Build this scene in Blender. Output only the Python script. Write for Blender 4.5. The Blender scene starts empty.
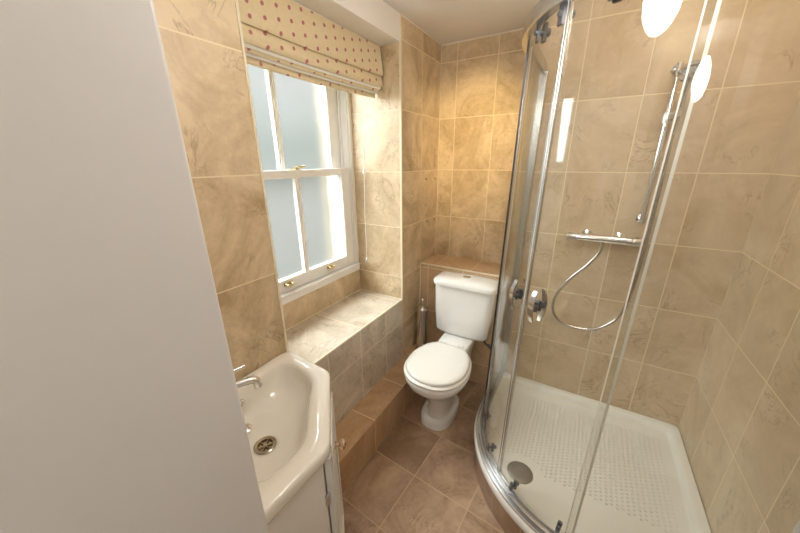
import bpy, bmesh, math, random
from mathutils import Vector, Matrix
random.seed(4)
PI = math.pi
C = bpy.context.scene.collection
sc = bpy.context.scene

# ------------------------------------------------------------------ node helpers
class NT:
    def __init__(s, name):
        s.m = bpy.data.materials.new(name); s.m.use_nodes = True
        s.t = s.m.node_tree; s.t.nodes.clear()
        s.out = s.t.nodes.new('ShaderNodeOutputMaterial')
    def n(s, kind, **kw):
        o = s.t.nodes.new(kind)
        for k, v in kw.items(): setattr(o, k, v)
        return o
    def l(s, a, b): s.t.links.new(a, b)
    def math(s, op, a, b=None, c=None):
        o = s.n('ShaderNodeMath', operation=op)
        for i, v in enumerate((a, b, c)):
            if v is None: continue
            if isinstance(v, (int, float)): o.inputs[i].default_value = v
            else: s.l(v, o.inputs[i])
        return o.outputs[0]
    def mix(s, f, a, b):
        o = s.n('ShaderNodeMix', data_type='RGBA')
        for i, v in ((0, f), (6, a), (7, b)):
            if isinstance(v, (int, float)): o.inputs[i].default_value = v
            elif isinstance(v, tuple): o.inputs[i].default_value = (*v, 1)
            else: s.l(v, o.inputs[i])
        return o.outputs[2]
    def bsdf(s, col=None, rough=.5, metal=0., coat=0., spec=.5, normal=None):
        b = s.n('ShaderNodeBsdfPrincipled')
        if col is not None:
            if isinstance(col, tuple): b.inputs['Base Color'].default_value = (*col, 1)
            else: s.l(col, b.inputs['Base Color'])
        if isinstance(rough, (int, float)): b.inputs['Roughness'].default_value = rough
        else: s.l(rough, b.inputs['Roughness'])
        b.inputs['Metallic'].default_value = metal
        b.inputs['Coat Weight'].default_value = coat
        b.inputs['Coat Roughness'].default_value = .05
        b.inputs['Specular IOR Level'].default_value = spec
        if normal is not None: s.l(normal, b.inputs['Normal'])
        s.l(b.outputs[0], s.out.inputs[0]); return b
    def bump(s, h, strength=.3, dist=.002):
        b = s.n('ShaderNodeBump'); b.inputs['Strength'].default_value = strength
        b.inputs['Distance'].default_value = dist; s.l(h, b.inputs['Height']); return b.outputs[0]
    def noise(s, vec, scale, detail=4, rough=.55, dist=0.):
        o = s.n('ShaderNodeTexNoise'); o.inputs['Scale'].default_value = scale
        o.inputs['Detail'].default_value = detail; o.inputs['Roughness'].default_value = rough
        o.inputs['Distortion'].default_value = dist
        if vec is not None: s.l(vec, o.inputs['Vector'])
        return o.outputs[0]

def plain(name, col, rough=.5, metal=0., coat=0., noise=0.03, spec=.5):
    t = NT(name)
    g = t.n('ShaderNodeNewGeometry')
    nz = t.noise(g.outputs['Position'], 9, 3)
    a = tuple(max(0, c*(1-noise)) for c in col); b = tuple(min(1, c*(1+noise)) for c in col)
    t.bsdf(t.mix(nz, a, b), rough, metal, coat, spec); return t.m

TILE_A = (.46, .335, .190); TILE_B = (.73, .590, .400); VEIN = (.26, .165, .09)
FL_A = (.24, .145, .085); FL_B = (.46, .31, .20); FVEIN = (.15, .08, .045)
def tile(name, X=None, Y=None, Z=None, A=TILE_A, B=TILE_B, Vn=VEIN, grout=(.80,.70,.50), g=.004, rough=.28, rot=0, uv=None):
    """X,Y,Z: (u0,w,v0,h) tile grid on faces whose normal is along that axis."""
    t = NT(name)
    geo = t.n('ShaderNodeNewGeometry')
    sp = t.n('ShaderNodeSeparateXYZ'); t.l(geo.outputs['Position'], sp.inputs[0])
    sn = t.n('ShaderNodeSeparateXYZ'); t.l(geo.outputs['True Normal'], sn.inputs[0])
    px, py, pz = sp.outputs
    if rot:
        c, s_ = math.cos(rot), math.sin(rot)
        px, py = (t.math('ADD', t.math('MULTIPLY', px, c), t.math('MULTIPLY', py, s_)),
                  t.math('ADD', t.math('MULTIPLY', px, -s_), t.math('MULTIPLY', py, c)))
    if uv:
        tc = t.n('ShaderNodeTexCoord'); su = t.n('ShaderNodeSeparateXYZ'); t.l(tc.outputs['UV'], su.inputs[0])
        U = t.math('DIVIDE', su.outputs[0], uv[0]); V = t.math('DIVIDE', su.outputs[1], uv[1])
        W = H = None; ws, hs = uv
        lim = [(U, ws), (V, hs)]
        masks = [t.math('GREATER_THAN', t.math('ABSOLUTE', t.math('SUBTRACT', t.math('FRACT', q), .5)), .5-g/2/w_) for q, w_ in lim]
        m = t.math('MAXIMUM', *masks)
        idu, idv = t.math('FLOOR', U), t.math('FLOOR', V)
    else:
        D = (50., 100., -3., 100.)
        m = idu = idv = None
        for comp, prm, (a, b) in ((0, X or D, (py, pz)), (1, Y or D, (px, pz)), (2, Z or D, (px, py))):
            on = t.math('GREATER_THAN', t.math('ABSOLUTE', sn.outputs[comp]), .6)
            u0, w, v0, h = prm
            U = t.math('DIVIDE', t.math('SUBTRACT', a, u0), w); V = t.math('DIVIDE', t.math('SUBTRACT', b, v0), h)
            mu = t.math('GREATER_THAN', t.math('ABSOLUTE', t.math('SUBTRACT', t.math('FRACT', U), .5)), .5-g/2/w)
            mv = t.math('GREATER_THAN', t.math('ABSOLUTE', t.math('SUBTRACT', t.math('FRACT', V), .5)), .5-g/2/h)
            mm = t.math('MULTIPLY', t.math('MAXIMUM', mu, mv), on)
            fu = t.math('MULTIPLY', t.math('FLOOR', U), on); fv = t.math('MULTIPLY', t.math('FLOOR', V), on)
            m = mm if m is None else t.math('MAXIMUM', m, mm)
            idu = fu if idu is None else t.math('ADD', idu, fu)
            idv = fv if idv is None else t.math('ADD', idv, fv)
    cid = t.n('ShaderNodeCombineXYZ'); t.l(idu, cid.inputs[0]); t.l(idv, cid.inputs[1])
    wn = t.n('ShaderNodeTexWhiteNoise'); t.l(cid.outputs[0], wn.inputs['Vector'])
    off = t.n('ShaderNodeVectorMath', operation='SCALE'); t.l(wn.outputs['Color'], off.inputs[0]); off.inputs[3].default_value = 7.
    vec = t.n('ShaderNodeVectorMath', operation='ADD'); t.l(geo.outputs['Position'], vec.inputs[0]); t.l(off.outputs[0], vec.inputs[1])
    n1 = t.noise(vec.outputs[0], 3.2, 6, .62, 1.6)
    n2 = t.noise(vec.outputs[0], 38, 5, .7)
    f = t.math('ADD', t.math('MULTIPLY', n1, 1.5), t.math('MULTIPLY', n2, .45))
    f = t.math('ADD', f, t.math('MULTIPLY', wn.outputs['Value'], .16))
    r = t.n('ShaderNodeMapRange'); t.l(f, r.inputs[0]); r.inputs[1].default_value = .78; r.inputs[2].default_value = 1.28
    base = t.mix(r.outputs[0], A, B)
    nv = t.noise(vec.outputs[0], 4.5, 5, .6, 2.6)
    vm = t.n('ShaderNodeMapRange'); t.l(t.math('ABSOLUTE', t.math('SUBTRACT', nv, .5)), vm.inputs[0])
    vm.inputs[1].default_value = 0.; vm.inputs[2].default_value = .022; vm.inputs[3].default_value = .55; vm.inputs[4].default_value = 0.
    nb = t.n('ShaderNodeMapRange'); t.l(t.noise(vec.outputs[0], 5.5, 2), nb.inputs[0]); nb.inputs[1].default_value = .5; nb.inputs[2].default_value = .62
    base = t.mix(t.math('MULTIPLY', vm.outputs[0], nb.outputs[0]), base, Vn)
    col = t.mix(m, base, grout)
    rg = t.math('ADD', rough, t.math('MULTIPLY', m, .4))
    rg = t.math('ADD', rg, t.math('MULTIPLY', n2, .12))
    h = t.math('SUBTRACT', t.math('MULTIPLY', n2, .12), m)
    t.bsdf(col, rg, normal=t.bump(h, .35, .0015)); return t.m

# ------------------------------------------------------------------ materials
H = .3205; Z0 = 1.12
M = {}
M['t_near'] = tile('tile_near', X=(.676,.40,1.12,.342), Y=(-.90,.50,Z0,H))
M['t_pier'] = tile('tile_pier', X=(1.578,.249,Z0,H), Y=(-.935,.50,Z0,H), rough=.24)
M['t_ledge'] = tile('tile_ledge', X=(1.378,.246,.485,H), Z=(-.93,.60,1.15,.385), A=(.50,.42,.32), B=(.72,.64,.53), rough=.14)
M['t_under'] = tile('tile_under', X=(.676,.91,.40,.60))
M['t_step'] = tile('tile_step', X=(1.025,.303,0,.60), Z=(-.93,.60,1.027,.303), A=(.44,.27,.14), B=(.60,.40,.24))
M['t_box'] = tile('tile_box', X=(1.833,.5,Z0,H), Y=(-.866,.25,Z0,H), Z=(-.818,.249,1.7,.5), A=(.52,.34,.18), B=(.66,.47,.29))
M['t_back'] = tile('tile_back', Y=(-.818,.249,Z0,H))
M['t_shower'] = tile('tile_shower', X=(1.833,.25,Z0,H), Y=(-.11,.25,Z0,H), A=(.52,.39,.25), B=(.66,.53,.38))
M['t_floor'] = tile('tile_floor', Z=(-.600,.283,.961,.283), A=FL_A, B=FL_B, Vn=FVEIN, grout=(.50,.36,.22), g=.005, rot=math.radians(-4.4), rough=.33)
M['t_plinth'] = tile('tile_plinth', uv=(.16,.30), A=(.27,.165,.10), B=(.40,.26,.165), Vn=FVEIN, grout=(.45,.34,.23))
M['trim'] = plain('cream_tile_trim', (.80,.72,.55), .35)
M['caulk'] = plain('caulk', (.82,.76,.66), .5)
M['paint'] = plain('white_wall_paint', (.84,.81,.76), .7)
M['ceil'] = plain('ceiling_paint', (.84,.82,.80), .8)
M['gloss'] = plain('white_gloss_paint', (.80,.78,.74), .3)
M['door'] = plain('door_lining_paint', (.70,.68,.66), .45)
M['hall'] = plain('hall_paint', (.68,.66,.62), .8)
M['upvc'] = plain('window_white_paint', (.90,.885,.86), .28)
M['creamframe'] = plain('window_cream_edge', (.84,.80,.72), .3)
M['ceramic'] = plain('white_ceramic', (.79,.78,.75), .08, coat=.5, noise=.01)
M['basin'] = plain('basin_ceramic', (.86,.83,.76), .07, coat=.5, noise=.01)
M['seat'] = plain('toilet_seat_plastic', (.79,.775,.72), .18, noise=.01)
M['cab'] = plain('cabinet_paint', (.80,.79,.76), .35)
M['chrome'] = plain('chrome', (.82,.82,.84), .10, 1., noise=.01)
M['satin'] = plain('satin_chrome', (.74,.73,.72), .28, 1., noise=.03)
M['drainm'] = plain('brushed_steel', (.27,.26,.24), .4, .6)
M['chromeg'] = plain('handle_chrome', (.62,.58,.55), .2, 1.)
M['drainb'] = plain('aged_chrome', (.42,.36,.28), .22, 1.)
M['brass'] = plain('brass', (.58,.46,.24), .34, 1.)
M['copper'] = plain('warm_chrome', (.80,.62,.50), .18, 1.)
M['black'] = plain('dark_rubber_and_hole_shade', (.02,.02,.022), .4)
M['darkgrey'] = plain('dark_grey_plastic', (.10,.10,.105), .3)
M['tray'] = None
M['cord'] = plain('white_cord', (.85,.84,.80), .6)
M['brownplug'] = plain('brown_plug', (.16,.08,.05), .6)
M['bristle'] = plain('white_bristle', (.75,.75,.73), .8)
M['alu'] = plain('polished_aluminium', (.66,.66,.66), .27, 1., noise=.01)

t = NT('shower_tray_acrylic'); geo = t.n('ShaderNodeNewGeometry')
sp = t.n('ShaderNodeSeparateXYZ'); t.l(geo.outputs['Position'], sp.inputs[0])
def cell(a, b, k):
    return t.math('MULTIPLY', t.math('SINE', t.math('MULTIPLY', t.math('ADD', a, b), k)), t.math('SINE', t.math('MULTIPLY', t.math('SUBTRACT', a, b), k)))
cl = cell(sp.outputs[0], sp.outputs[1], PI/.0165)
cl = t.math('GREATER_THAN', cl, .25)
# anti-slip zone: a rounded field away from the waste
dx = t.math('DIVIDE', t.math('SUBTRACT', sp.outputs[0], .17), .36); dy = t.math('DIVIDE', t.math('SUBTRACT', sp.outputs[1], 1.46), .255)
zone = t.math('LESS_THAN', t.math('MAXIMUM', t.math('ABSOLUTE', dx), t.math('ABSOLUTE', dy)), 1.)
zone = t.math('MULTIPLY', zone, t.math('LESS_THAN', sp.outputs[2], .145))
hh = t.math('MULTIPLY', cl, zone)
t.bsdf((.80,.775,.72), .16, coat=.3, normal=t.bump(hh, .9, .002)); M['tray'] = t.m

def glass_mat(name, tint, haze=0.):
    t = NT(name)
    lw = t.n('ShaderNodeLayerWeight'); lw.inputs[0].default_value = .5
    f = t.math('ADD', .045, t.math('MULTIPLY', t.math('POWER', lw.outputs['Facing'], 5.), .9))
    tr = t.n('ShaderNodeBsdfTransparent'); tr.inputs[0].default_value = (*tint, 1)
    gl = t.n('ShaderNodeBsdfGlossy'); gl.inputs['Roughness'].default_value = .02
    mx = t.n('ShaderNodeMixShader'); t.l(f, mx.inputs[0]); t.l(tr.outputs[0], mx.inputs[1]); t.l(gl.outputs[0], mx.inputs[2])
    t.l(mx.outputs[0], t.out.inputs[0]); return t.m
M['glass'] = glass_mat('clear_shower_glass', (.975,.985,.975))
# obscured window glass: diffuses the daylight, blurs what is behind it
t = NT('frosted_window_glass')
tl = t.n('ShaderNodeBsdfTranslucent'); tl.inputs[0].default_value = (.94,.95,.94,1)
rf = t.n('ShaderNodeBsdfRefraction'); rf.inputs['Roughness'].default_value = .42; rf.inputs['IOR'].default_value = 1.12; rf.inputs[0].default_value = (.97,.97,.93,1)
tp_ = t.n('ShaderNodeBsdfTransparent'); tp_.inputs[0].default_value = (.98,.98,.95,1)
mx = t.n('ShaderNodeMixShader'); mx.inputs[0].default_value = .90
t.l(tl.outputs[0], mx.inputs[1]); t.l(rf.outputs[0], mx.inputs[2])
m2 = t.n('ShaderNodeMixShader'); m2.inputs[0].default_value = .72
t.l(mx.outputs[0], m2.inputs[1]); t.l(tp_.outputs[0], m2.inputs[2]); t.l(m2.outputs[0], t.out.inputs[0]); M['frost'] = t.m
# blind cloth with spots
t = NT('spotted_blind_cloth'); geo = t.n('ShaderNodeNewGeometry')
sp = t.n('ShaderNodeSeparateXYZ'); t.l(geo.outputs['Position'], sp.inputs[0])
ty = t.math('SUBTRACT', sp.outputs[1], .852)
u = t.math('DIVIDE', ty, .060)
v = t.math('DIVIDE', t.math('SUBTRACT', t.math('SUBTRACT', sp.outputs[2], 1.962), t.math('MULTIPLY', ty, .23)), .0425)
fu = t.math('SUBTRACT', t.math('FRACT', t.math('ADD', u, .5)), .5); fv = t.math('SUBTRACT', t.math('FRACT', t.math('ADD', v, .5)), .5)
d = t.math('SQRT', t.math('ADD', t.math('POWER', t.math('MULTIPLY', fu, .060), 2.), t.math('POWER', t.math('MULTIPLY', fv, .0425), 2.)))
mk = t.n('ShaderNodeMapRange'); t.l(t.math('ADD', d, t.math('MULTIPLY', t.noise(geo.outputs['Position'], 200, 2), .002)), mk.inputs[0])
mk.inputs[1].default_value = .0074; mk.inputs[2].default_value = .0093; mk.inputs[3].default_value = 1.; mk.inputs[4].default_value = 0.
cloth = t.mix(t.noise(geo.outputs['Position'], 60, 4), (.70,.58,.37), (.80,.69,.47))
t.bsdf(t.mix(t.math('MULTIPLY', mk.outputs[0], .9), cloth, (.46,.13,.18)), .9, spec=.1, normal=t.bump(t.noise(geo.outputs['Position'], 900, 2), .2, .0006))
M['cloth'] = t.m
M['lining'] = plain('blind_lining', (.82,.79,.72), .9)

# ------------------------------------------------------------------ mesh helpers
class MB:
    def __init__(s): s.v = []; s.f = []; s.uv = None
    def add(s, vs, fs):
        o = len(s.v); s.v += [tuple(p) for p in vs]; s.f += [tuple(i+o for i in f) for f in fs]; return s
    def box(s, x0, x1, y0, y1, z0, z1):
        vs = [(x,y,z) for x in (x0,x1) for y in (y0,y1) for z in (z0,z1)]
        return s.add(vs, [(0,1,3,2),(4,6,7,5),(0,4,5,1),(2,3,7,6),(0,2,6,4),(1,5,7,3)])
    def loft(s, rings, cap0=True, cap1=True, closed=True):
        n = len(rings[0]); vs = [p for r in rings for p in r]; fs = []
        for i in range(len(rings)-1):
            for j in range(n if closed else n-1):
                k = (j+1) % n
                fs.append((i*n+j, i*n+k, (i+1)*n+k, (i+1)*n+j))
        if cap0: fs.append(tuple(reversed(range(n))))
        if cap1: fs.append(tuple((len(rings)-1)*n+j for j in range(n)))
        return s.add(vs, fs)
    def tube(s, pts, r, n=14, rads=None, cap=True):
        pts = [Vector(p) for p in pts]; rings = []
        t0 = (pts[1]-pts[0]).normalized(); ref = Vector((0,0,1)) if abs(t0.z) < .9 else Vector((1,0,0))
        a = t0.cross(ref).normalized()
        for i, p in enumerate(pts):
            if i == 0: t = pts[1]-pts[0]
            elif i == len(pts)-1: t = pts[-1]-pts[-2]
            else: t = (pts[i+1]-pts[i]).normalized()+(pts[i]-pts[i-1]).normalized()
            t.normalize(); a = (a - t*a.dot(t)).normalized(); b = t.cross(a)
            rr = rads[i] if rads else r
            rings.append([p+a*rr*math.cos(2*PI*k/n)+b*rr*math.sin(2*PI*k/n) for k in range(n)])
        return s.loft(rings, cap, cap)
    def lathe(s, o, prof, axis=(0,0,1), n=28):
        ax = Vector(axis).normalized(); ref = Vector((1,0,0)) if abs(ax.x) < .9 else Vector((0,1,0))
        a = ax.cross(ref).normalized(); b = ax.cross(a); o = Vector(o)
        rings = [[o+ax*h+(a*math.cos(2*PI*k/n)+b*math.sin(2*PI*k/n))*max(r,1e-4) for k in range(n)] for r, h in prof]
        return s.loft(rings)
    def sweep(s, path, z0, z1, w, side=0):
        """rectangular section w wide following a 2-D path; side -1..1 shifts the section off the path"""
        rings = []
        for i, p in enumerate(path):
            p = Vector((*p, 0)); a = Vector((*path[max(i-1,0)], 0)); b = Vector((*path[min(i+1,len(path)-1)], 0))
            t = (b-a).normalized(); nrm = Vector((t.y, -t.x, 0))
            c = p+nrm*side; i_, o_ = c-nrm*w/2, c+nrm*w/2
            rings.append([(i_.x,i_.y,z0),(o_.x,o_.y,z0),(o_.x,o_.y,z1),(i_.x,i_.y,z1)])
        return s.loft(rings)
def bez(p, n=8):
    """catmull-rom through points"""
    p = [Vector(q) for q in p]; P = [p[0]*2-p[1]]+p+[p[-1]*2-p[-2]]; out = []
    for i in range(1, len(P)-2):
        for k in range(n):
            t = k/n; a, b, c, d = P[i-1], P[i], P[i+1], P[i+2]
            out.append(.5*((2*b)+(c-a)*t+(2*a-5*b+4*c-d)*t*t+(3*b-a-3*c+d)*t**3))
    out.append(p[-1]); return out

def obj(name, mb, mat, parent=None, bevel=0, smooth=None, seg=2, sub=0):
    me = bpy.data.meshes.new(name); me.from_pydata(mb.v, [], mb.f)
    bm = bmesh.new(); bm.from_mesh(me); bmesh.ops.recalc_face_normals(bm, faces=bm.faces); bm.to_mesh(me); bm.free()
    o = bpy.data.objects.new(name, me); C.objects.link(o); me.materials.append(M[mat])
    if smooth is not None:
        for p in me.polygons: p.use_smooth = True
        me.set_sharp_from_angle(angle=math.radians(smooth))
    if bevel:
        b = o.modifiers.new('bevel', 'BEVEL'); b.width = bevel; b.segments = seg; b.limit_method = 'ANGLE'; b.angle_limit = math.radians(35)
        if smooth is None:
            for p in me.polygons: p.use_smooth = True
            b.harden_normals = True
    if sub:
        q = o.modifiers.new('sub', 'SUBSURF'); q.levels = q.render_levels = sub
    if parent is not None:
        o.parent = parent
        w = Matrix.Identity(4); q = parent
        while q is not None: w = Matrix.Translation(-q.location) @ w if not q.rotation_euler.z else w; q = q.parent
        o.data.transform(Matrix.Translation(-rootloc(parent)))
    return o
def rootloc(p):
    l = Vector((0,0,0))
    while p is not None: l += p.location; p = p.parent
    return l
def tag(o, label=None, cat=None, group=None, kind=None):
    if label: o['label'] = label
    if cat: o['category'] = cat
    if group: o['group'] = group
    if kind: o['kind'] = kind
    return o
def thing(name, loc, label, cat, group=None, kind=None):
    o = bpy.data.objects.new(name, None); C.objects.link(o); o.location = loc; o.empty_display_size = .05
    return tag(o, label, cat, group, kind)
def struct(name, mb, mat, label=None, cat=None, **kw):
    return tag(obj(name, mb, mat, **kw), label, cat, kind='structure')

# ------------------------------------------------------------------ dimensions
XL, XS, XW = -.927, -.776, -1.266
YN, YP, YB, YS = .676, 1.578, 2.084, 1.833
ZC, ZL, ZS, ZB = 2.182, .650, .206, .827
ZH = 2.066; XR = .605; YD = .200; XRT = -.335

# ------------------------------------------------------------------ room shell
struct('floor', MB().box(-1.5,1.2,-1.6,2.25,-.12,0), 't_floor', 'brown stone-look tiled floor of the bathroom', 'floor')
struct('ceiling', MB().box(-1.5,1.2,-1.6,2.25,ZC,ZC+.1), 'ceil', 'off-white flat painted ceiling', 'ceiling')
struct('wall_left', MB().box(-1.5,XL,YD,YN,0,ZC), 't_near', 'beige tiled wall beside the basin, left of the window', 'wall')
struct('wall_pier', MB().box(-1.5,XL,YP,YB+.12,0,ZC), 't_pier', 'beige tiled pier between the window recess and the toilet corner', 'wall')
struct('wall_under_window', MB().box(-1.5,XW,YN,YP,0,.80), 't_under', 'low tiled strip of wall below the window sill', 'wall')
struct('wall_ledge', MB().box(XW,XL,YN,YP,0,ZL), 't_ledge', 'tiled ledge running below the window', 'ledge')
struct('wall_step', MB().box(XL,XS,YD+.38,YS,0,ZS), 't_step', 'low brown tiled step along the floor below the window ledge', 'step')
struct('wall_boxing', MB().box(XL,XRT,YS,YB,0,ZB), 't_box', 'tiled boxing with a narrow shelf behind the toilet cistern', 'ledge')
struct('wall_back', MB().box(XL,XRT,YB,YB+.12,0,ZC), 't_back', 'warm beige tiled wall behind the toilet', 'wall')
struct('wall_shower', MB().box(XRT,XR+.15,YS,YB+.12,0,ZC), 't_shower', 'beige tiled back wall inside the shower', 'wall')
struct('wall_right', MB().box(XR,XR+.15,YD,YS,0,ZC), 't_shower', 'beige tiled right-hand wall of the shower', 'wall')
struct('wall_lintel', MB().box(-1.5,XL,YN,YP,ZH,ZC), 'paint', 'off-white painted boxed beam above the window recess', 'beam')
# wall holding the doorway the photo is taken from
struct('wall_front', MB().box(-1.5,-.435,-.12,YD,0,ZC).box(.44,XR+.6,-.12,YD,0,ZC).box(-.435,.44,-.12,YD,2.04,ZC), 'paint', 'painted wall around the doorway', 'wall')
tr = MB()
for (a, b) in ((-.437,-.410), (.415,.442)): tr.box(a,b,-.125,YD+.005,0,2.03)
tr.box(-.437,.442,-.125,YD+.005,2.03,2.06)
struct('trim_door_lining', tr, 'door', 'pale painted door lining at the left edge beside the basin', 'door frame', bevel=.006, seg=3)
# hall behind
struct('wall_hall', MB().box(-1.5,1.2,-1.6,-1.5,0,ZC).box(-1.5,-1.4,-1.5,-.12,0,ZC).box(1.1,1.2,-1.5,-.12,0,ZC), 'hall')
# tile trims and sealant lines
def trim(x0,x1,y0,y1,z0,z1,mat='trim'): return MB().box(x0,x1,y0,y1,z0,z1), mat
TR = [((XL-.004,XL+.003, YN-.006,YN+.003, ZL,ZH),'trim','cream tile trim up the corner of the wall beside the basin'),
      ((XL-.007,XL+.003, YP-.003,YP+.006, ZL,ZC),'trim','cream tile trim up the edge of the pier beside the window'),
      ((XL-.006,XL+.003, YN,YP, ZL-.006,ZL+.003),'trim','cream tile trim along the front edge of the window ledge'),
      ((XL+.003,XRT+.02, YS-.003,YS+.006, ZB-.006,ZB+.003),'trim','cream tile trim along the front edge of the shelf behind the cistern'),
      ((XL-.002,XL+.003, YS-.004,YS, ZS,ZB-.006),'trim','cream sealant line in the corner beside the toilet brush'),
      ((XL+.001,XRT, YB-.006,YB, ZC-.007,ZC),'caulk','white sealant line between back wall and ceiling'),
      ((XL,XL+.006, YP+.006,YB-.006, ZC-.007,ZC),'caulk','white sealant line between pier and ceiling'),
      ((XL,XL+.003, YB-.004,YB, ZB+.003,ZC-.007),'trim','cream sealant line in the back left corner'),
      ((XW-.001,XW+.004, YN,YP, ZL,ZL+.005),'trim','cream sealant line at the back of the window ledge'),
      ((XW,XL-.007, YP-.003,YP, ZL,ZL+.004),'trim','cream sealant line where the window ledge meets the pier'),
      ((XS-.004,XS+.001, YN,YS, ZS-.004,ZS+.001),'t_step','brown tiled nosing along the edge of the floor step'),
      ((XRT,XR, YS-.006,YS, ZC-.007,ZC),'caulk','white sealant line above the shower back wall')]
for i, (b, mt, lb) in enumerate(TR):
    struct('trim_%d' % (i+1), MB().box(*b), mt, lb, 'trim', bevel=.0012)

# small brown fixing plugs in the pier wall
for i, (y, z, lb) in enumerate(((1.896,1.387,'small brown wall plug in the pier tiles, upper one nearer the window'),
                     (2.037,1.383,'small brown wall plug in the pier tiles, upper one nearer the back corner'),
                     (1.924,1.105,'small brown wall plug in the pier tiles, lower one nearer the window'),
                     (2.039,1.101,'small brown wall plug in the pier tiles, lower one nearer the back corner'))):
    o = obj('wall_plug', MB().lathe((XL,y,z), [(.004,-.002),(.0065,0),(.006,.0025),(.003,.003)], (1,0,0), 12), 'brownplug', smooth=40)
    tag(o, lb, 'wall plug', 'brown wall plugs on the pier')

# ------------------------------------------------------------------ window
wn = thing('window_1', (XW,1.127,.80), 'white painted sash window with frosted panes and centre glazing bars', 'window', kind='structure')
fr = MB()
fr.box(-1.40,-1.262,YN,YN+.045,.80,ZH).box(-1.40,-1.262,YP-.032,YP,.80,ZH).box(-1.40,-1.262,YN,YP,2.02,ZH)
# parting beads
fr.box(-1.315,-1.303,YN+.045,YN+.058,.87,2.02).box(-1.315,-1.303,YP-.047,YP-.032,.87,2.02)
obj('window_frame', fr, 'upvc', wn, bevel=.003)
ar = MB().box(-1.262,-1.250,YP-.026,YP,.842,ZH).box(-1.262,-1.250,YN,YN+.026,.842,ZH)
obj('window_architrave', ar, 'creamframe', wn, bevel=.003)
si = MB().box(-1.42,-1.250,YN,YP,.822,.848).box(-1.262,-1.236,YN,YP,.842,.850).box(-1.42,-1.262,YN,YP,.80,.822).box(-1.262,-1.246,YN,YP,.800,.838)
obj('window_sill', si, 'upvc', wn, bevel=.004)
def sash(name, x0, x1, z0, z1, y0, y1, st, bot, top, ybar):
    s = obj(name, MB().box(x0,x1,y0,y0+st,z0,z1).box(x0,x1,y1-st,y1,z0,z1).box(x0,x1,y0+st,y1-st,z0,z0+bot).box(x0,x1,y0+st,y1-st,z1-top,z1), 'upvc', wn, bevel=.003)
    b = MB().box(x0+.006,x1-.004,ybar-.016,ybar+.016,z0+bot,z1-top).box(x0+.002,x1,ybar-.005,ybar+.005,z0+bot,z1-top)
    obj('glazing_bar', b, 'upvc', s, bevel=.002)
    # slim putty bead round each pane
    xm = (x0+x1)/2
    for a, c in ((y0+st, ybar-.016), (ybar+.016, y1-st)):
        pn = obj('pane', MB().box(xm-.002,xm+.002,a,c,z0+bot,z1-top), 'frost', s)
    return s
s1 = sash('lower_sash', -1.302, -1.266, .852, 1.462, YN+.045, YP-.034, .072, .068, .038, 1.140)
s2 = sash('upper_sash', -1.352, -1.318, 1.424, 2.03, YN+.045, YP-.034, .092, .036, .05, 1.100)
def lift(y):
    o = obj('sash_lift', MB().box(-1.266,-1.262,y-.028,y+.028,.886,.904).box(-1.262,-1.243,y-.022,y+.022,.887,.892).tube(bez([(-1.262,y-.018,.897),(-1.243,y-.014,.893),(-1.240,y,.892),(-1.243,y+.014,.893),(-1.262,y+.018,.897)]),.0045,10), 'brass', s1, bevel=.001)
    o['label'] = 'brass sash lift'
lift(.995); lift(1.315)
fa = MB().lathe((-1.283,1.152,1.462), [(.017,0),(.017,.004),(.010,.006),(.010,.014),(.004,.016)], n=20).tube([(-1.283,1.152,1.474),(-1.278,1.185,1.476),(-1.274,1.198,1.478)],.005,10,[.006,.005,.008]).box(-1.345,-1.305,1.135,1.17,1.46,1.467)
o = obj('sash_fastener', fa, 'brass', s1, smooth=40); o['label'] = 'brass sash fastener'

wn.location.x -= .014
# ------------------------------------------------------------------ roman blind
bl = thing('roman_blind', (-1.06,1.127,1.83), 'cream roman blind with pink spots, gathered up over the window', 'blind')
Y0, Y1 = YN+.012, YP-.012
def curtain(prof, th, sag=.004, n=40):
    """cloth band: profile of (x,z) swept along y as a closed section with thickness"""
    outer = prof; L = len(prof); rings = []
    nr = []
    for i in range(L):
        a = Vector(prof[max(i-1,0)]); b = Vector(prof[min(i+1,L-1)]); t = (b-a).normalized(); nr.append(Vector((t.y,-t.x)))
    for k in range(n+1):
        f = k/n; y = Y0+(Y1-Y0)*f
        wv = math.sin(f*PI)*sag
        ring = [(x+nr[i].x*th/2+math.sin(f*23+i)*.0006, y, z-wv+nr[i].y*th/2) for i, (x, z) in enumerate(prof)]
        ring += [(x-nr[i].x*th/2+math.sin(f*23+i)*.0006, y, z-wv-nr[i].y*th/2) for i, (x, z) in reversed(list(enumerate(prof)))]
        rings.append(ring)
    return MB().loft(rings)
obj('headrail', MB().box(-1.085,-1.048,Y0,Y1,ZH-.03,ZH), 'upvc', bl, bevel=.002)
obj('top_panel', curtain([(-1.046,ZH-.002),(-1.042,2.04),(-1.036,1.99),(-1.032,1.955),(-1.030,1.932),(-1.034,1.927),(-1.040,1.931),(-1.046,1.945)], .003), 'cloth', bl, smooth=50)
obj('fold', curtain([(-1.052,1.965),(-1.044,1.93),(-1.036,1.90),(-1.034,1.884),(-1.040,1.876),(-1.050,1.882),(-1.056,1.90)], .003, .006), 'cloth', bl, smooth=50)
obj('fold', curtain([(-1.062,1.93),(-1.052,1.895),(-1.046,1.872),(-1.052,1.866),(-1.060,1.874),(-1.064,1.89)], .003, .006), 'lining', bl, smooth=50)
obj('fold', curtain([(-1.070,1.92),(-1.062,1.88),(-1.057,1.863),(-1.063,1.857),(-1.070,1.866),(-1.074,1.88)], .003, .006), 'cloth', bl, smooth=50)
obj('fold', curtain([(-1.080,1.90),(-1.074,1.87),(-1.070,1.852),(-1.076,1.848),(-1.082,1.856),(-1.086,1.87)], .003, .006), 'lining', bl, smooth=50)
obj('bottom_panel', curtain([(-1.098,2.03),(-1.094,1.93),(-1.088,1.86),(-1.084,1.832),(-1.088,1.828),(-1.093,1.834)], .003, .007), 'cloth', bl, smooth=50)
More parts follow.
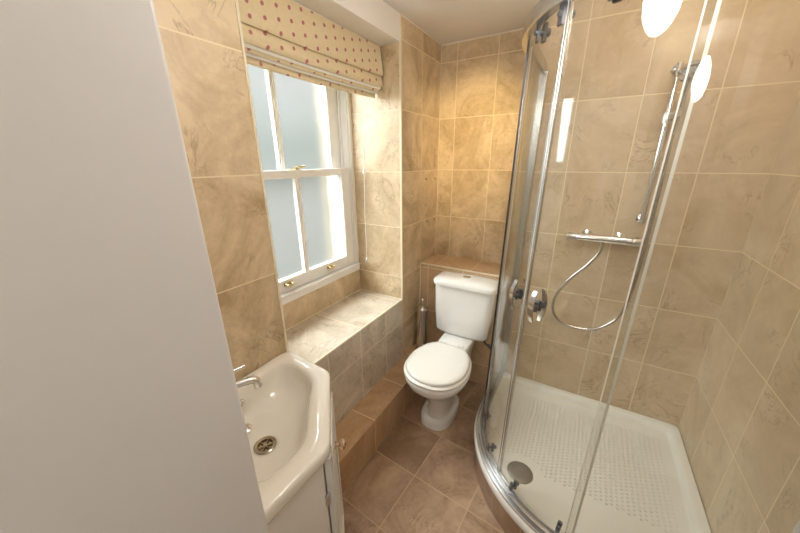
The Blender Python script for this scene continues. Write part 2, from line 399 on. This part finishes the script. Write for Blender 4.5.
cb = MB().tube([(-1.100,1.495,1.99),(-1.104,1.500,1.83),(-1.112,1.474,1.455)],.0017,6).tube([(-1.115,1.53,1.99),(-1.115,1.525,1.83),(-1.112,1.476,1.455)],.0017,6).tube([(-1.112,1.475,1.45),(-1.112,1.463,1.2),(-1.112,1.465,.925)],.0017,6)
obj('blind_cord', cb, 'cord', bl)
o = obj('cord_toggle', MB().lathe((-1.112,1.475,1.432),[(.003,0),(.009,.002),(.0085,.018),(.003,.038)],n=14), 'upvc', bl, smooth=40)
o = obj('cord_pull', MB().lathe((-1.112,1.465,.905),[(.005,0),(.0105,.003),(.0095,.018),(.003,.032)],n=14), 'satin', bl, smooth=40); o['label'] = 'grey metal cord pull'

# ------------------------------------------------------------------ toilet
TX = -.570
wc = thing('toilet', (TX,1.45,0), 'white ceramic close-coupled toilet with the lid closed', 'toilet')
def sring(cx, cy, z, hw, hl, n=2.2, N=56, egg=0., back=None):
    out = []
    for k in range(N):
        a = 2*PI*k/N; c, s = math.cos(a), math.sin(a)
        x = hw*math.copysign(abs(c)**(2/n), c); y = hl*math.copysign(abs(s)**(2/n), s)
        if egg: x *= 1+egg*(y/hl)
        if back is not None and y > back: y = back+(y-back)*.35
        out.append((cx+x, cy+y, z))
    return out
bow = [sring(TX-.014,1.462,0,.101,.160,2.6), sring(TX-.014,1.462,.040,.099,.158,2.6), sring(TX-.014,1.462,.052,.093,.151,2.5), sring(TX-.013,1.460,.057,.082,.140,2.4), sring(TX-.010,1.454,.061,.072,.126,2.3),
       sring(TX-.006,1.446,.10,.065,.116,2.2), sring(TX,1.43,.18,.066,.114), sring(TX,1.415,.24,.084,.133), sring(TX,1.405,.275,.108,.155), sring(TX,1.388,.312,.142,.186),
       sring(TX,1.375,.345,.164,.204,egg=-.03), sring(TX,1.37,.38,.176,.210,egg=-.04), sring(TX,1.37,.398,.176,.210,egg=-.04), sring(TX,1.37,.403,.170,.204,egg=-.04)]
obj('bowl', MB().loft(bow), 'ceramic', wc, smooth=60)
pf = [sring(TX,1.64,.16,.075,.12,4), sring(TX,1.65,.26,.078,.13,4), sring(TX,1.66,.34,.086,.14,4.5), sring(TX,1.66,.40,.096,.145,5), sring(TX,1.665,.425,.096,.142,5), sring(TX,1.665,.430,.090,.136,5)]
obj('cistern_platform', MB().loft(pf), 'ceramic', wc, smooth=50)
st = [sring(TX,1.37,.402,.170,.206,egg=-.05), sring(TX,1.37,.404,.176,.212,egg=-.05), sring(TX,1.37,.416,.178,.213,egg=-.05), sring(TX,1.37,.420,.172,.208,egg=-.05)]
obj('seat', MB().loft(st), 'seat', wc, smooth=50)
ld = [sring(TX,1.372,.4215,.156,.190,egg=-.06,back=.17), sring(TX,1.372,.423,.166,.200,egg=-.06,back=.17), sring(TX,1.372,.434,.168,.202,egg=-.06,back=.17), sring(TX,1.372,.441,.161,.195,egg=-.06,back=.165), sring(TX,1.372,.4445,.138,.172,egg=-.06,back=.15), sring(TX,1.372,.4455,.08,.10,egg=-.06)]
obj('lid', MB().loft(ld), 'seat', wc, smooth=60)
for s in (-1,1):
    obj('hinge', MB().tube([(TX+s*.055-.018,1.572,.432),(TX+s*.055+.018,1.572,.432)],.009,12).lathe((TX+s*.055,1.578,.425),[(.011,0),(.011,.006),(.004,.008)]), 'seat', wc, smooth=40)
CX = -.552
cb = [sring(CX-.010,1.742,.434,.146,.066,5), sring(CX-.010,1.742,.438,.158,.073,5), sring(CX-.010,1.742,.458,.170,.079,6), sring(CX-.006,1.740,.60,.181,.083,7), sring(CX,1.738,.772,.189,.086,7)]
cis = obj('cistern', MB().loft(cb), 'ceramic', wc, smooth=50)
cl = [sring(CX,1.734,.770,.190,.085,6), sring(CX,1.732,.774,.199,.093,6), sring(CX,1.732,.794,.201,.095,6), sring(CX,1.732,.806,.196,.090,5), sring(CX,1.732,.815,.180,.076,4), sring(CX,1.732,.820,.14,.052,3.5), sring(CX,1.732,.821,.06,.02,3)]
obj('cistern_lid', MB().loft(cl), 'ceramic', cis, smooth=60)
fb = obj('flush_button', MB().lathe((CX-.005,1.735,.820),[(.024,0),(.024,.004),(.020,.006),(.019,.0045),(.002,.005)],n=28), 'chrome', cis, smooth=35); fb['label'] = 'round chrome dual flush button'
# water inlet with isolating valve under the right of the cistern
vp = MB().tube(bez([(-.425,1.74,.45),(-.424,1.745,.41),(-.405,1.76,.375),(-.385,1.80,.35),(-.383,1.833,.345)]),.007,10).lathe((-.424,1.742,.41),[(.012,0),(.013,.012),(.011,.03)],n=12).tube([(-.40,1.765,.375),(-.375,1.752,.362)],.010,10)
o = obj('inlet_valve', vp, 'darkgrey', wc, smooth=40); o['label'] = 'dark inlet pipe and valve under the cistern'

# ------------------------------------------------------------------ toilet brush and holder on the step
bx, by = -.862, 1.745
hd = thing('brush_holder', (bx,by,ZS), 'tall chrome toilet brush holder on the step in the corner', 'toilet brush holder')
obj('canister', MB().lathe((bx,by,ZS),[(.043,0),(.045,.004),(.041,.012),(.039,.03),(.039,.315),(.041,.319),(.039,.322),(.036,.320),(.035,.03),(.002,.028)],n=36), 'chrome', hd, smooth=40)
bs = thing('toilet_brush', (bx,by,ZS+.03), 'chrome handled toilet brush with round knob standing in its holder', 'toilet brush')
obj('brush_head', MB().lathe((bx,by,ZS+.035),[(.008,0),(.028,.015),(.031,.05),(.028,.085),(.008,.10)],n=20), 'bristle', bs, smooth=40)
obj('brush_lid', MB().lathe((bx,by,ZS+.324),[(.042,0),(.044,.004),(.040,.010),(.018,.018),(.010,.024)],n=32), 'chrome', bs, smooth=40)
obj('brush_handle', MB().lathe((bx,by,ZS+.13),[(.004,0),(.004,.19),(.0055,.21),(.0055,.235),(.009,.241),(.012,.252),(.011,.262),(.006,.269),(.001,.271)],n=20), 'chrome', bs, smooth=40)

# ------------------------------------------------------------------ wash basin
PG = [(-.925,.203),(-.925,.674),(-.686,.658),(-.474,.428),(-.480,.203)]
BC = Vector((-.705,.425))
def ray_poly(poly, c, a):
    d = Vector((math.cos(a), math.sin(a))); best = 9
    for i in range(len(poly)):
        p = Vector(poly[i]); e = Vector(poly[(i+1)%len(poly)])-p
        den = d.x*e.y-d.y*e.x
        if abs(den) < 1e-9: continue
        w = p-c; t_ = (w.x*e.y-w.y*e.x)/den; s_ = (w.x*d.y-w.y*d.x)/den
        if t_ > 0 and -1e-6 <= s_ <= 1+1e-6: best = min(best, t_)
    return best
N = 120
def radial(poly, blur):
    r = [ray_poly(poly, BC, 2*PI*k/N) for k in range(N)]
    for _ in range(blur): r = [(r[k-1]+2*r[k]+r[(k+1)%N])/4 for k in range(N)]
    return r
ro = radial(PG, 2)
IN = [(-.885,.375),(-.885,.628),(-.722,.610),(-.540,.405),(-.540,.262),(-.755,.245)]
ri = radial(IN, 14)
def bring(rr, z, c=BC): return [(c.x+rr[k]*math.cos(2*PI*k/N), c.y+rr[k]*math.sin(2*PI*k/N), z) for k in range(N)]
DR = Vector((-.730,.405))
def sc_(r, f): return [q*f for q in r]
def bl_(r, f, rad): return [q*f*(1-rad)+rad*.19*f for q in r]
def cc(f): return BC*(1-f)+DR*f
under = [bring([.034]*N,.640,DR), bring([.060]*N,.660,DR), bring([q*.62+.02 for q in ri],.672,cc(.5)), bring([q*.86+.012 for q in ri],.700,cc(.2)), bring([q*.97+.012 for q in ri],.742)]
rings = under+[bring([q-.022 for q in ro],.749), bring([q-.016 for q in ro],.752), bring([q-.004 for q in ro],.758), bring(ro,.766), bring(ro,.790), bring([q-.003 for q in ro],.797), bring([q-.009 for q in ro],.800),
         bring([q*.5+p*.5 for q, p in zip(ro, ri)],.799), bring([q+.006 for q in ri],.797), bring([q-.001 for q in ri],.792), bring([q-.007 for q in ri],.782),
         bring(bl_(ri,.95,.06),.757,cc(.07)), bring(bl_(ri,.90,.14),.728,cc(.15)), bring(bl_(ri,.80,.28),.706,cc(.3)), bring(bl_(ri,.60,.5),.695,cc(.55)), bring(bl_(ri,.42,.75),.685,cc(.8)), bring([.045]*N,.679,DR), bring([.030]*N,.676,DR), bring([.022]*N,.66,DR)]
ws = obj('wash_basin', MB().loft(rings), 'basin', smooth=70)
tag(ws, 'white ceramic corner wash basin with angled front on the vanity unit', 'wash basin')
dr = MB().lathe((DR.x,DR.y,.672),[(.020,-.004),(.031,.004),(.033,.0065),(.030,.0085),(.023,.006),(.021,.0)],n=36)
w_ = obj('basin_waste', dr, 'drainb', ws, smooth=40); w_['label'] = 'chrome waste ring'
g = MB()
for a in range(3):
    c, s = math.cos(a*PI/3), math.sin(a*PI/3)
    g.tube([(DR.x-c*.021,DR.y-s*.021,.6755),(DR.x+c*.021,DR.y+s*.021,.6755)],.0017,8)
g.lathe((DR.x,DR.y,.672),[(.006,0),(.006,.005),(.002,.006)],n=12)
obj('waste_grid', g, 'drainb', w_)
obj('waste_hole_dark', MB().lathe((DR.x,DR.y,.664),[(.0215,0),(.0215,.002)],n=24), 'black', w_)  # black disc stands in for the shade inside the waste hole
# overflow
ov = obj('overflow', MB().lathe((-.874,.432,.750),[(.012,-.012),(.013,.004),(.009,.008),(.007,.005),(.001,.005)],(.9,.0,.35),24), 'chrome', ws, smooth=35); ov['label'] = 'chrome overflow ring'
pg = obj('basin_plug', MB().lathe((-.806,.396,.703),[(.012,-.010),(.014,0),(.019,.003),(.019,.009),(.014,.013),(.004,.014),(.004,.020),(.001,.021)],(.12,0,1),24), 'chrome', smooth=40)
tag(pg, 'small chrome basin plug lying loose in the basin below the tap', 'plug')
# mixer tap
tp = thing('mixer_tap', (-.855,.285,.799), 'chrome mixer tap with two lever handles in the corner of the basin', 'tap')
tb = (-.858,.290)
obj('tap_body', MB().lathe((*tb,.8005),[(.026,0),(.026,.005),(.020,.010),(.018,.04),(.019,.06),(.014,.068)],n=28), 'chrome', tp, smooth=40)
d = Vector((-.793,.452))-Vector(tb); d.normalize(); L = (Vector((-.793,.452))-Vector(tb)).length
sp_ = [(tb[0],tb[1],.845),(tb[0]+d.x*.04,tb[1]+d.y*.04,.866),(tb[0]+d.x*.09,tb[1]+d.y*.09,.872),(tb[0]+d.x*(L-.018),tb[1]+d.y*(L-.018),.868),(tb[0]+d.x*L,tb[1]+d.y*L,.857),(tb[0]+d.x*(L+.002),tb[1]+d.y*(L+.002),.838)]
obj('spout', MB().tube(bez(sp_,6),.0125,18), 'chrome', tp, smooth=50)
for s, (ex, ey, ez) in ((1,(-.852,.452,.888)), (-1,(-.770,.330,.880))):
    px, py = tb[0]-s*.030*d.y*1.0, tb[1]+s*.030*d.x
    lv = MB().lathe((px,py,.8005),[(.018,0),(.018,.004),(.013,.008),(.013,.045),(.010,.05)],n=22)
    lv.tube(bez([(px,py,.842),(px*.97+ex*.03,py*.97+ey*.03,.868),(px*.85+ex*.15,py*.85+ey*.15,ez-.001),(px*.5+ex*.5,py*.5+ey*.5,ez+.002),(ex,ey,ez)],5),.0062,12)
    lv.lathe((ex,ey,ez),[(.0055,-.008),(.0075,-.006),(.0075,.003),(.003,.006)],(ex-px,ey-py,0),14)
    obj('lever', lv, 'chrome', tp, smooth=40)

# ------------------------------------------------------------------ vanity cabinet
vc = thing('vanity_cabinet', (-.70,.43,0), 'white painted corner vanity cabinet under the wash basin', 'cabinet')
def prism(poly, z0, z1): return MB().loft([[(x,y,z0) for x, y in poly],[(x,y,z1) for x, y in poly]])
CB = [(-.923,.205),(-.923,.655),(-.700,.640),(-.497,.418),(-.498,.205)]
cx_, cy_ = .70, .43
inn = [(x+(-cx_-x)*.06, y+(cy_-y)*.06) for x, y in CB]
cbm = MB().loft([[(x,y,.07) for x,y in CB],[(x,y,.744) for x,y in CB],[(x,y,.744) for x,y in inn],[(x,y,.10) for x,y in inn]])
obj('cabinet_body', cbm, 'cab', vc, bevel=.002)
obj('plinth', prism([(-.92,.21),(-.92,.575),(-.72,.575),(-.515,.395),(-.515,.21)],0,.07), 'cab', vc)
# side face: framed panel with a fine bead
def plate(p0, p1, off, th, z0, z1):
    p0, p1 = Vector(p0), Vector(p1); t = (p1-p0).normalized(); n = Vector((t.y,-t.x))
    if n.dot(Vector((1,0))) < 0: n = -n
    a, b = p0+n*off, p1+n*off
    return [(a.x,a.y),(b.x,b.y),(b.x+n.x*th,b.y+n.y*th),(a.x+n.x*th,a.y+n.y*th)], n
pl, nn = plate((-.498,.215),(-.497,.408),.0005,.005,.08,.75)
side = obj('side_panel', prism(pl,.085,.742), 'cab', vc, bevel=.0015)
# diagonal door
P0, P1 = Vector((-.4955,.4195)), Vector((-.6985,.6395)); tt = (P1-P0).normalized()
dd, nn = plate(P0+tt*.004, P1-tt*.004, .001, .018, 0, 0)
door = obj('cabinet_door', prism(dd,.09,.740), 'cab', vc, bevel=.003)
fb_ = MB()
A, B = P0+tt*.02, P1-tt*.02
for (a, b, z0, z1) in ((A, A+tt*.035, .11, .73), (B-tt*.035, B, .11, .73)):
    q, _ = plate(a, b, .0185, .006, 0, 0); fb_.loft([[(x,y,z0) for x,y in q],[(x,y,z1) for x,y in q]])
for z0, z1 in ((.11,.155),(.685,.73)):
    q, _ = plate(A, B, .0185, .0055, 0, 0); fb_.loft([[(x,y,z0) for x,y in q],[(x,y,z1) for x,y in q]])
obj('door_moulding', fb_, 'cab', door, bevel=.002)
k = P0*.35+P1*.65
k = P0+tt*.215
kb = MB().lathe((k.x+nn.x*.019,k.y+nn.y*.019,.553),[(.013,0),(.013,.003),(.006,.006),(.006,.014),(.018,.02),(.021,.028),(.016,.036),(.003,.039)],(nn.x,nn.y,0),24)
o = obj('knob', kb, 'copper', door, smooth=40); o['label'] = 'round coppery metal knob'
for z in (.20,.60):
    q = P0-tt*.001+nn*.004
    o = obj('hinge', MB().tube([(q.x,q.y,z-.02),(q.x,q.y,z+.02)],.0045,10).box(q.x-.002,q.x+.003,q.y-.014,q.y+.004,z-.018,z+.018), 'satin', door, bevel=.0008); o['label'] = 'metal butt hinge'

# ------------------------------------------------------------------ shower
AC = Vector((.215,1.440))
def arc(r, a0, a1, n=36): return [(AC.x+r*math.cos(math.radians(a0+(a1-a0)*k/n)), AC.y+r*math.sin(math.radians(a0+(a1-a0)*k/n))) for k in range(n+1)]
def path(r): return [(AC.x-r, YS-.003-.0)]+[(AC.x-r, 1.833-.10), (AC.x-r,1.6)]+arc(r,180,270,48)+[(.40,AC.y-r),(XR-.003,AC.y-r)]
def outline(r, m):
    """closed outline of the quadrant: arc radius r, wall margin m"""
    y1, x1 = YS-m, XR-m
    return arc(r,180,270,48)+[(x1-.04,AC.y-r),(x1-.01,AC.y-r+.004),(x1,AC.y-r+.03),(x1,y1-.03),(x1-.006,y1-.006),(x1-.03,y1),(AC.x-r+.03,y1),(AC.x-r+.006,y1-.006),(AC.x-r,y1-.03)]
def o3(r, m, z): return [(x,y,z) for x,y in outline(r,m)]
pln = struct('trim_tray_plinth', MB().loft([o3(.547,.002,0),o3(.547,.002,.130)]), 't_plinth', 'curved brown tiled plinth below the shower tray', 'plinth', smooth=30)
me = pln.data; uvl = me.uv_layers.new(name='UVMap')
for poly in me.polygons:
    for li in poly.loop_indices:
        v = me.vertices[me.loops[li].vertex_index].co
        a = math.atan2(v.y-AC.y, v.x-AC.x) % (2*PI)
        uvl.data[li].uv = (a*.55+.05, v.z+.05)
tm_ = MB().loft([o3(.548,.001,.130),o3(.555,.001,.132),o3(.557,.001,.137),o3(.557,.001,.152),o3(.555,.002,.162),o3(.549,.003,.167),o3(.500,.032,.167),o3(.492,.038,.163),o3(.484,.044,.150),o3(.476,.050,.139),o3(.462,.062,.1365),o3(.30,.20,.134)])
for i_ in range(-24,25):
    for j_ in range(-20,21):
        x_ = .175+(i_*.0195); y_ = 1.46+(j_*.0185)+(.0092 if i_ % 2 else 0)
        if abs(x_-.175) > .35 or abs(y_-1.46) > .25 or (Vector((x_,y_))-Vector((.215,1.44))).length > .41 and x_ < .215 and y_ < 1.44: continue
        if math.hypot(x_+.066, y_-1.172) < .10: continue
        q_ = .0066
        tm_.add([(x_-q_,y_,.1335),(x_,y_-q_*.75,.1335),(x_+q_,y_,.1335),(x_,y_+q_*.75,.1335),(x_-q_*.55,y_,.1385),(x_,y_-q_*.4,.1385),(x_+q_*.55,y_,.1385),(x_,y_+q_*.4,.1385)],
                [(0,1,5,4),(1,2,6,5),(2,3,7,6),(3,0,4,7),(4,5,6,7),(3,2,1,0)])
tray = obj('shower_tray', tm_, 'tray', smooth=45)
tag(tray, 'white quadrant shower tray with dimpled non-slip floor on a tiled plinth', 'shower tray')
dc = obj('waste_cover', MB().lathe((-.066,1.172,.1345),[(.056,0),(.056,.003),(.050,.0065),(.030,.009),(.012,.0095),(.0115,.008),(.008,.008),(.0075,.010),(.001,.0105)],n=40), 'drainm', tray, smooth=35)
dc['label'] = 'round brushed steel waste cover'

en = thing('shower_enclosure', (AC.x-.512,1.44,.167), 'curved glass quadrant shower enclosure with two sliding doors and chrome rails', 'shower enclosure')
G0, G1 = .196, 1.905
br = MB().sweep(path(.524),.167,.171,.048).sweep(path(.545),.171,.181,.006).sweep(path(.531),.171,.197,.008).sweep(path(.518),.171,.186,.005).sweep(path(.503),.171,.190,.006)
obj('bottom_rail', br, 'alu', en, bevel=.0015, smooth=30)
ml = MB().sweep(path(.523),1.888,1.934,.036)
obj('top_rail', ml, 'alu', en, bevel=.004, smooth=30)
# wall profiles
obj('wall_profile', MB().box(AC.x-.512-.016,AC.x-.512+.016,YS-.032,YS-.001,.176,1.90), 'alu', en, bevel=.003)
obj('wall_profile', MB().box(XR-.032,XR-.001,AC.y-.512-.016,AC.y-.512+.016,.176,1.90), 'alu', en, bevel=.003)
# fixed glass
pa = [(AC.x-.518,YS-.01),(AC.x-.518,1.7),(AC.x-.518,1.55)]+arc(.518,180,190,6)
fp = obj('fixed_panel', MB().sweep(pa,.180,1.90,.006), 'glass', en, smooth=30)
e = Vector(pa[-1])
o = obj('edge_seal', MB().sweep(arc(.518,190,190.5,2),.198,1.895,.006), 'black', fp, smooth=30); o['label'] = 'thin dark edge seal'
pa = arc(.518,260,270,6)+[(.35,AC.y-.518),(XR-.01,AC.y-.518)]
fp2 = obj('fixed_panel', MB().sweep(pa,.180,1.90,.006), 'glass', en, smooth=30)
obj('edge_seal', MB().sweep(arc(.518,259.6,260,2),.198,1.895,.008), 'lining', fp2, smooth=30)
def door_(a0, a1, am, inner):
    dr_ = obj('sliding_door', MB().sweep(arc(.506,a0,a1,24),.20,1.885,.006), 'glass', en, smooth=30)
    s = 1 if am > 225 else -1
    obj('door_edge_profile', MB().sweep(arc(.506,*( (225.1,226.1) if s>0 else (223.9,224.9) ),3),.198,1.888,.011), 'alu', dr_, bevel=.002, smooth=30)
    obj('magnet_seal', MB().sweep(arc(.506,*( (225.0,225.11) if s>0 else (224.89,225.0) ),1),.198,1.888,.010), 'lining', dr_)
    # end profile at the far edge of the door, behind the fixed panel
    obj('door_end_seal', MB().sweep(arc(.506,*((a1-.8,a1) if s>0 else (a0,a0+.8)),2),.2,1.885,.009), 'lining', dr_)
    # rollers top and bottom
    for a, z, h in (((191.,.205,.034),(213.5,.205,.034),(208.5,1.855,.040),(223.,1.855,.040)) if s < 0 else ((235.,.205,.034),(257.,.205,.034),(240.,1.855,.040),(257.,1.855,.040))):
        c, q = math.cos(math.radians(a)), math.sin(math.radians(a))
        kk = .62 if z < 1 else .9
        for _ in (0,):
            ctr = Vector((AC.x+.506*c, AC.y+.506*q))
            rm = MB().lathe((ctr.x-c*.030,ctr.y-q*.030,z+h*.4),[(.006*kk,0),(.0135*kk,.003),(.0135*kk,.016),(.009*kk,.024),(.009*kk,.046),(.006*kk,.050)],(c,q,0),20)
            tx, ty = -q, c
            b = [(ctr.x+c*i+tx*j, ctr.y+q*i+ty*j) for i, j in ((-.018,-.011*kk),(-.006,-.011*kk),(-.006,.011*kk),(-.018,.011*kk))]
            rm.loft([[(x,y,z-h*.25) for x,y in b],[(x,y,z+h) for x,y in b]])
            b = [(ctr.x+c*i+tx*j, ctr.y+q*i+ty*j) for i, j in ((.004,-.011*kk),(.012,-.011*kk),(.012,.011*kk),(.004,.011*kk))]
            rm.loft([[(x,y,z-h*.25) for x,y in b],[(x,y,z+h) for x,y in b]])
            o = obj('roller', rm, 'darkgrey', dr_, smooth=35, bevel=.0015); o['label'] = 'dark roller block'
    # bow handle: curved chrome plates outside and inside on two studs
    a = am; c, q = math.cos(math.radians(a)), math.sin(math.radians(a)); tx, ty = -q, c
    def P(i, j, z): return (AC.x+(.506+i)*c+tx*j, AC.y+(.506+i)*q+ty*j, z)
    hz = 1.035
    for sgn in (1,-1):
        rg = []
        for k in range(13):
            f = k/12; z = hz-.058+.116*f; bow = (.030-.014*(2*f-1)**2)*sgn; w = .008+.004*math.sin(f*PI)
            rg.append([P(bow-.0025,-w,z),P(bow-.0025,w,z),P(bow+.0025,w,z),P(bow+.0025,-w,z)])
        o = obj('handle', MB().loft(rg), 'chromeg', dr_, bevel=.001, smooth=40)
        stud = MB()
        stud.tube([P(.003*sgn,0,hz+.0),P(.029*sgn,0,hz+.0)],.011,16).box(*(lambda a_, b_: (min(a_[0],b_[0]),max(a_[0],b_[0]),min(a_[1],b_[1]),max(a_[1],b_[1]),hz-.018,hz+.018))(P(.003*sgn,-.010,hz),P(.009*sgn,.010,hz)))
        o = obj('handle_mount', stud, 'darkgrey', dr_, smooth=35); o['label'] = 'dark handle mount'
door_(187.5,224.9,220.3,0); door_(225.1,262.5,232.0,0)

for o in [q for q in bpy.data.objects if q.type == 'MESH' and q.parent is not None]:
    r_ = o
    while r_.parent is not None: r_ = r_.parent
    if r_ is en:      # the real enclosure leans a little out of plumb at its curved side
        for v_ in o.data.vertices:
            X_ = v_.co.x+en.location.x; Z_ = v_.co.z+en.location.z
            v_.co.x += .030*(Z_-.20)/1.70*(XR-X_)/(XR+.30)
# shower mixer, hose, riser and hand shower on the back wall
sm = thing('shower_mixer', (.10,YS,1.13), 'chrome bar shower mixer on the tiled back wall of the shower', 'shower mixer')
my = YS-.058
obj('mixer_bar', MB().tube([(-.015,my,1.13),(.215,my,1.13)],.019,24), 'chrome', sm, smooth=40)
for x, s in ((-.015,-1),(.215,1)):
    obj('control_knob', MB().lathe((x,my,1.13),[(.017,0),(.0215,.003),(.0215,.034),(.019,.042),(.004,.044)],(s,0,0),28), 'satin', sm, smooth=35)
for x in (.03,.17):
    obj('wall_flange', MB().lathe((x,YS,1.13),[(.030,0),(.028,.006),(.014,.012),(.014,.045)],(0,-1,0),24), 'chrome', sm, smooth=40)
hs = MB().tube(bez([(.10,my,1.11),(.095,my-.004,1.06),(.055,my,.985),(.022,my+.004,.943),(-.03,my+.008,.865),(-.066,my+.008,.775),(-.060,my+.006,.69),(-.01,my+.002,.640),(.07,my,.627),(.16,my,.65),(.235,my,.74),(.262,my,.90),(.268,my,1.2),(.262,my-.02,1.55),(.262,my-.035,1.66)],8),.0082,14)
rr = obj('shower_hose', hs, 'chromeg', smooth=50); tag(rr, 'chrome flexible shower hose looping down the tiled back wall', 'shower hose')
rs = thing('shower_riser', (.24,YS,1.2), 'chrome shower riser rail with hand shower on the back wall', 'shower rail')
obj('riser_rail', MB().tube([(.235,YS-.05,1.22),(.235,YS-.05,1.86)],.010,20), 'chrome', rs, smooth=40)
for z in (1.235,1.845):
    obj('rail_bracket', MB().lathe((.235,YS,z),[(.022,0),(.020,.008),(.012,.012),(.012,.055)],(0,-1,0),20), 'chrome', rs, smooth=40)
obj('slider', MB().lathe((.235,YS-.05,1.66),[(.018,-.02),(.020,0),(.018,.02)],n=20).tube([(.235,YS-.05,1.66),(.262,YS-.09,1.675)],.012,14), 'satin', rs, smooth=40)
hh_ = MB().tube(bez([(.262,YS-.093,1.692),(.262,YS-.105,1.74),(.262,YS-.14,1.80)],6),.011,16).lathe((.262,YS-.145,1.812),[(.012,.012),(.034,.006),(.042,-.004),(.042,-.016),(.036,-.020)],(0,.55,.83),30)
tag(obj('hand_shower', hh_, 'chrome', smooth=45), 'chrome hand shower head held in the slider of the riser rail', 'shower head')

# ------------------------------------------------------------------ lights
w = bpy.data.worlds.new('World'); sc.world = w; w.use_nodes = True
nt = w.node_tree; nt.nodes.clear()
bg = nt.nodes.new('ShaderNodeBackground'); ou = nt.nodes.new('ShaderNodeOutputWorld')
tc = nt.nodes.new('ShaderNodeTexCoord'); sx = nt.nodes.new('ShaderNodeSeparateXYZ'); cr = nt.nodes.new('ShaderNodeValToRGB')
nt.links.new(tc.outputs['Generated'], sx.inputs[0]); nt.links.new(sx.outputs[2], cr.inputs[0])
mp = nt.nodes.new('ShaderNodeMath'); mp.operation = 'MULTIPLY_ADD'; mp.inputs[1].default_value = .5; mp.inputs[2].default_value = .5
nz_ = nt.nodes.new('ShaderNodeTexNoise'); nz_.inputs['Scale'].default_value = 5.; nz_.inputs['Detail'].default_value = 1.
nt.links.new(tc.outputs['Generated'], nz_.inputs['Vector'])
ad = nt.nodes.new('ShaderNodeMath'); ad.operation = 'MULTIPLY_ADD'; ad.inputs[1].default_value = .10; nt.links.new(nz_.outputs[0], ad.inputs[0]); nt.links.new(mp.outputs[0], ad.inputs[2])
nt.links.new(sx.outputs[2], mp.inputs[0]); nt.links.new(ad.outputs[0], cr.inputs[0])
cr.color_ramp.interpolation = 'EASE'
els = cr.color_ramp.elements
els[0].position = .36; els[0].color = (.66,.70,.64,1)
els[1].position = .75; els[1].color = (1.,1.,1.,1)
for p_, c_ in ((.50,(.78,.80,.76,1)),(.575,(.56,.64,.57,1)),(.66,(.93,.95,.94,1))):
    e_ = els.new(p_); e_.color = c_
nt.links.new(cr.outputs[0], bg.inputs[0]); bg.inputs[1].default_value = .57
nt.links.new(bg.outputs[0], ou.inputs[0])

def lamp(kind, name, loc, energy, col, rot=(0,0,0), **kw):
    l = bpy.data.lights.new(name, kind); l.energy = energy; l.color = col
    for k_, v_ in kw.items(): setattr(l, k_, v_)
    o = bpy.data.objects.new(name, l); C.objects.link(o); o.location = loc; o.rotation_euler = rot; return o
# daylight from the open sky just outside the window
def aim(o, tgt):
    o.rotation_euler = (Vector(tgt)-o.location).to_track_quat('-Z','Y').to_euler()
aim(lamp('AREA','sky_light',(-2.7,.35,2.15), 135, (.88,.94,1.), shape='RECTANGLE', size=1.5, size_y=1.5), (-1.0,1.25,.9))
aim(lamp('AREA','sky_light_high',(-2.35,1.10,3.0), 150, (.86,.93,1.), shape='RECTANGLE', size=1.1, size_y=.9), (-1.08,.96,.65))
# recessed ceiling spots of the bathroom and two added fill lamps, one in the room, one in the hall
aim(lamp('SPOT','ceiling_spot',(-.40,1.12,ZC-.02), 58, (1.,.72,.30), spot_size=math.radians(50), spot_blend=1., shadow_soft_size=.04), (-.69,2.08,1.60))
lamp('POINT','room_fill',(-.10,.70,ZC-.26), 10.5, (1.,.95,.89), shadow_soft_size=.09)  # unseen fill, added to brighten the ceiling, beam and room
lamp('SPOT','ceiling_spot_basin',(-.62,.40,ZC-.02), 1.5, (1.,.80,.55), (0,0,0), spot_size=math.radians(110), spot_blend=.8, shadow_soft_size=.04)
lamp('POINT','ceiling_spot_shower',(.25,1.35,ZC-.10), 3.5, (1.,.82,.58), shadow_soft_size=.05)
lamp('POINT','hall_fill',(.0,-.9,1.95), 13, (1.,.97,.94), shadow_soft_size=.12)  # unseen fill added behind the camera, in place of ambient light

# ------------------------------------------------------------------ camera
cam = bpy.data.cameras.new('Camera'); co = bpy.data.objects.new('Camera', cam); C.objects.link(co); sc.camera = co
cam.sensor_width = 36; cam.lens = 308.80*36/800; cam.clip_start = .02
yaw, pit, rol = math.radians(-30.8345), math.radians(18.8495), math.radians(-.513)
fw = Vector((math.sin(yaw)*math.cos(pit), math.cos(yaw)*math.cos(pit), -math.sin(pit)))
rt = Vector((math.cos(yaw), -math.sin(yaw), 0)); up = rt.cross(fw)
r2 = rt*math.cos(rol)+up*math.sin(rol); u2 = -rt*math.sin(rol)+up*math.cos(rol)
mt = Matrix((r2, u2, -fw)).transposed().to_4x4(); mt.translation = (0,0,1.5); co.matrix_world = mt
sc.view_settings.view_transform = 'Standard'; sc.view_settings.look = 'None'; sc.view_settings.gamma = 1
sc.view_settings.use_curve_mapping = False; sc.view_settings.exposure = 0.0
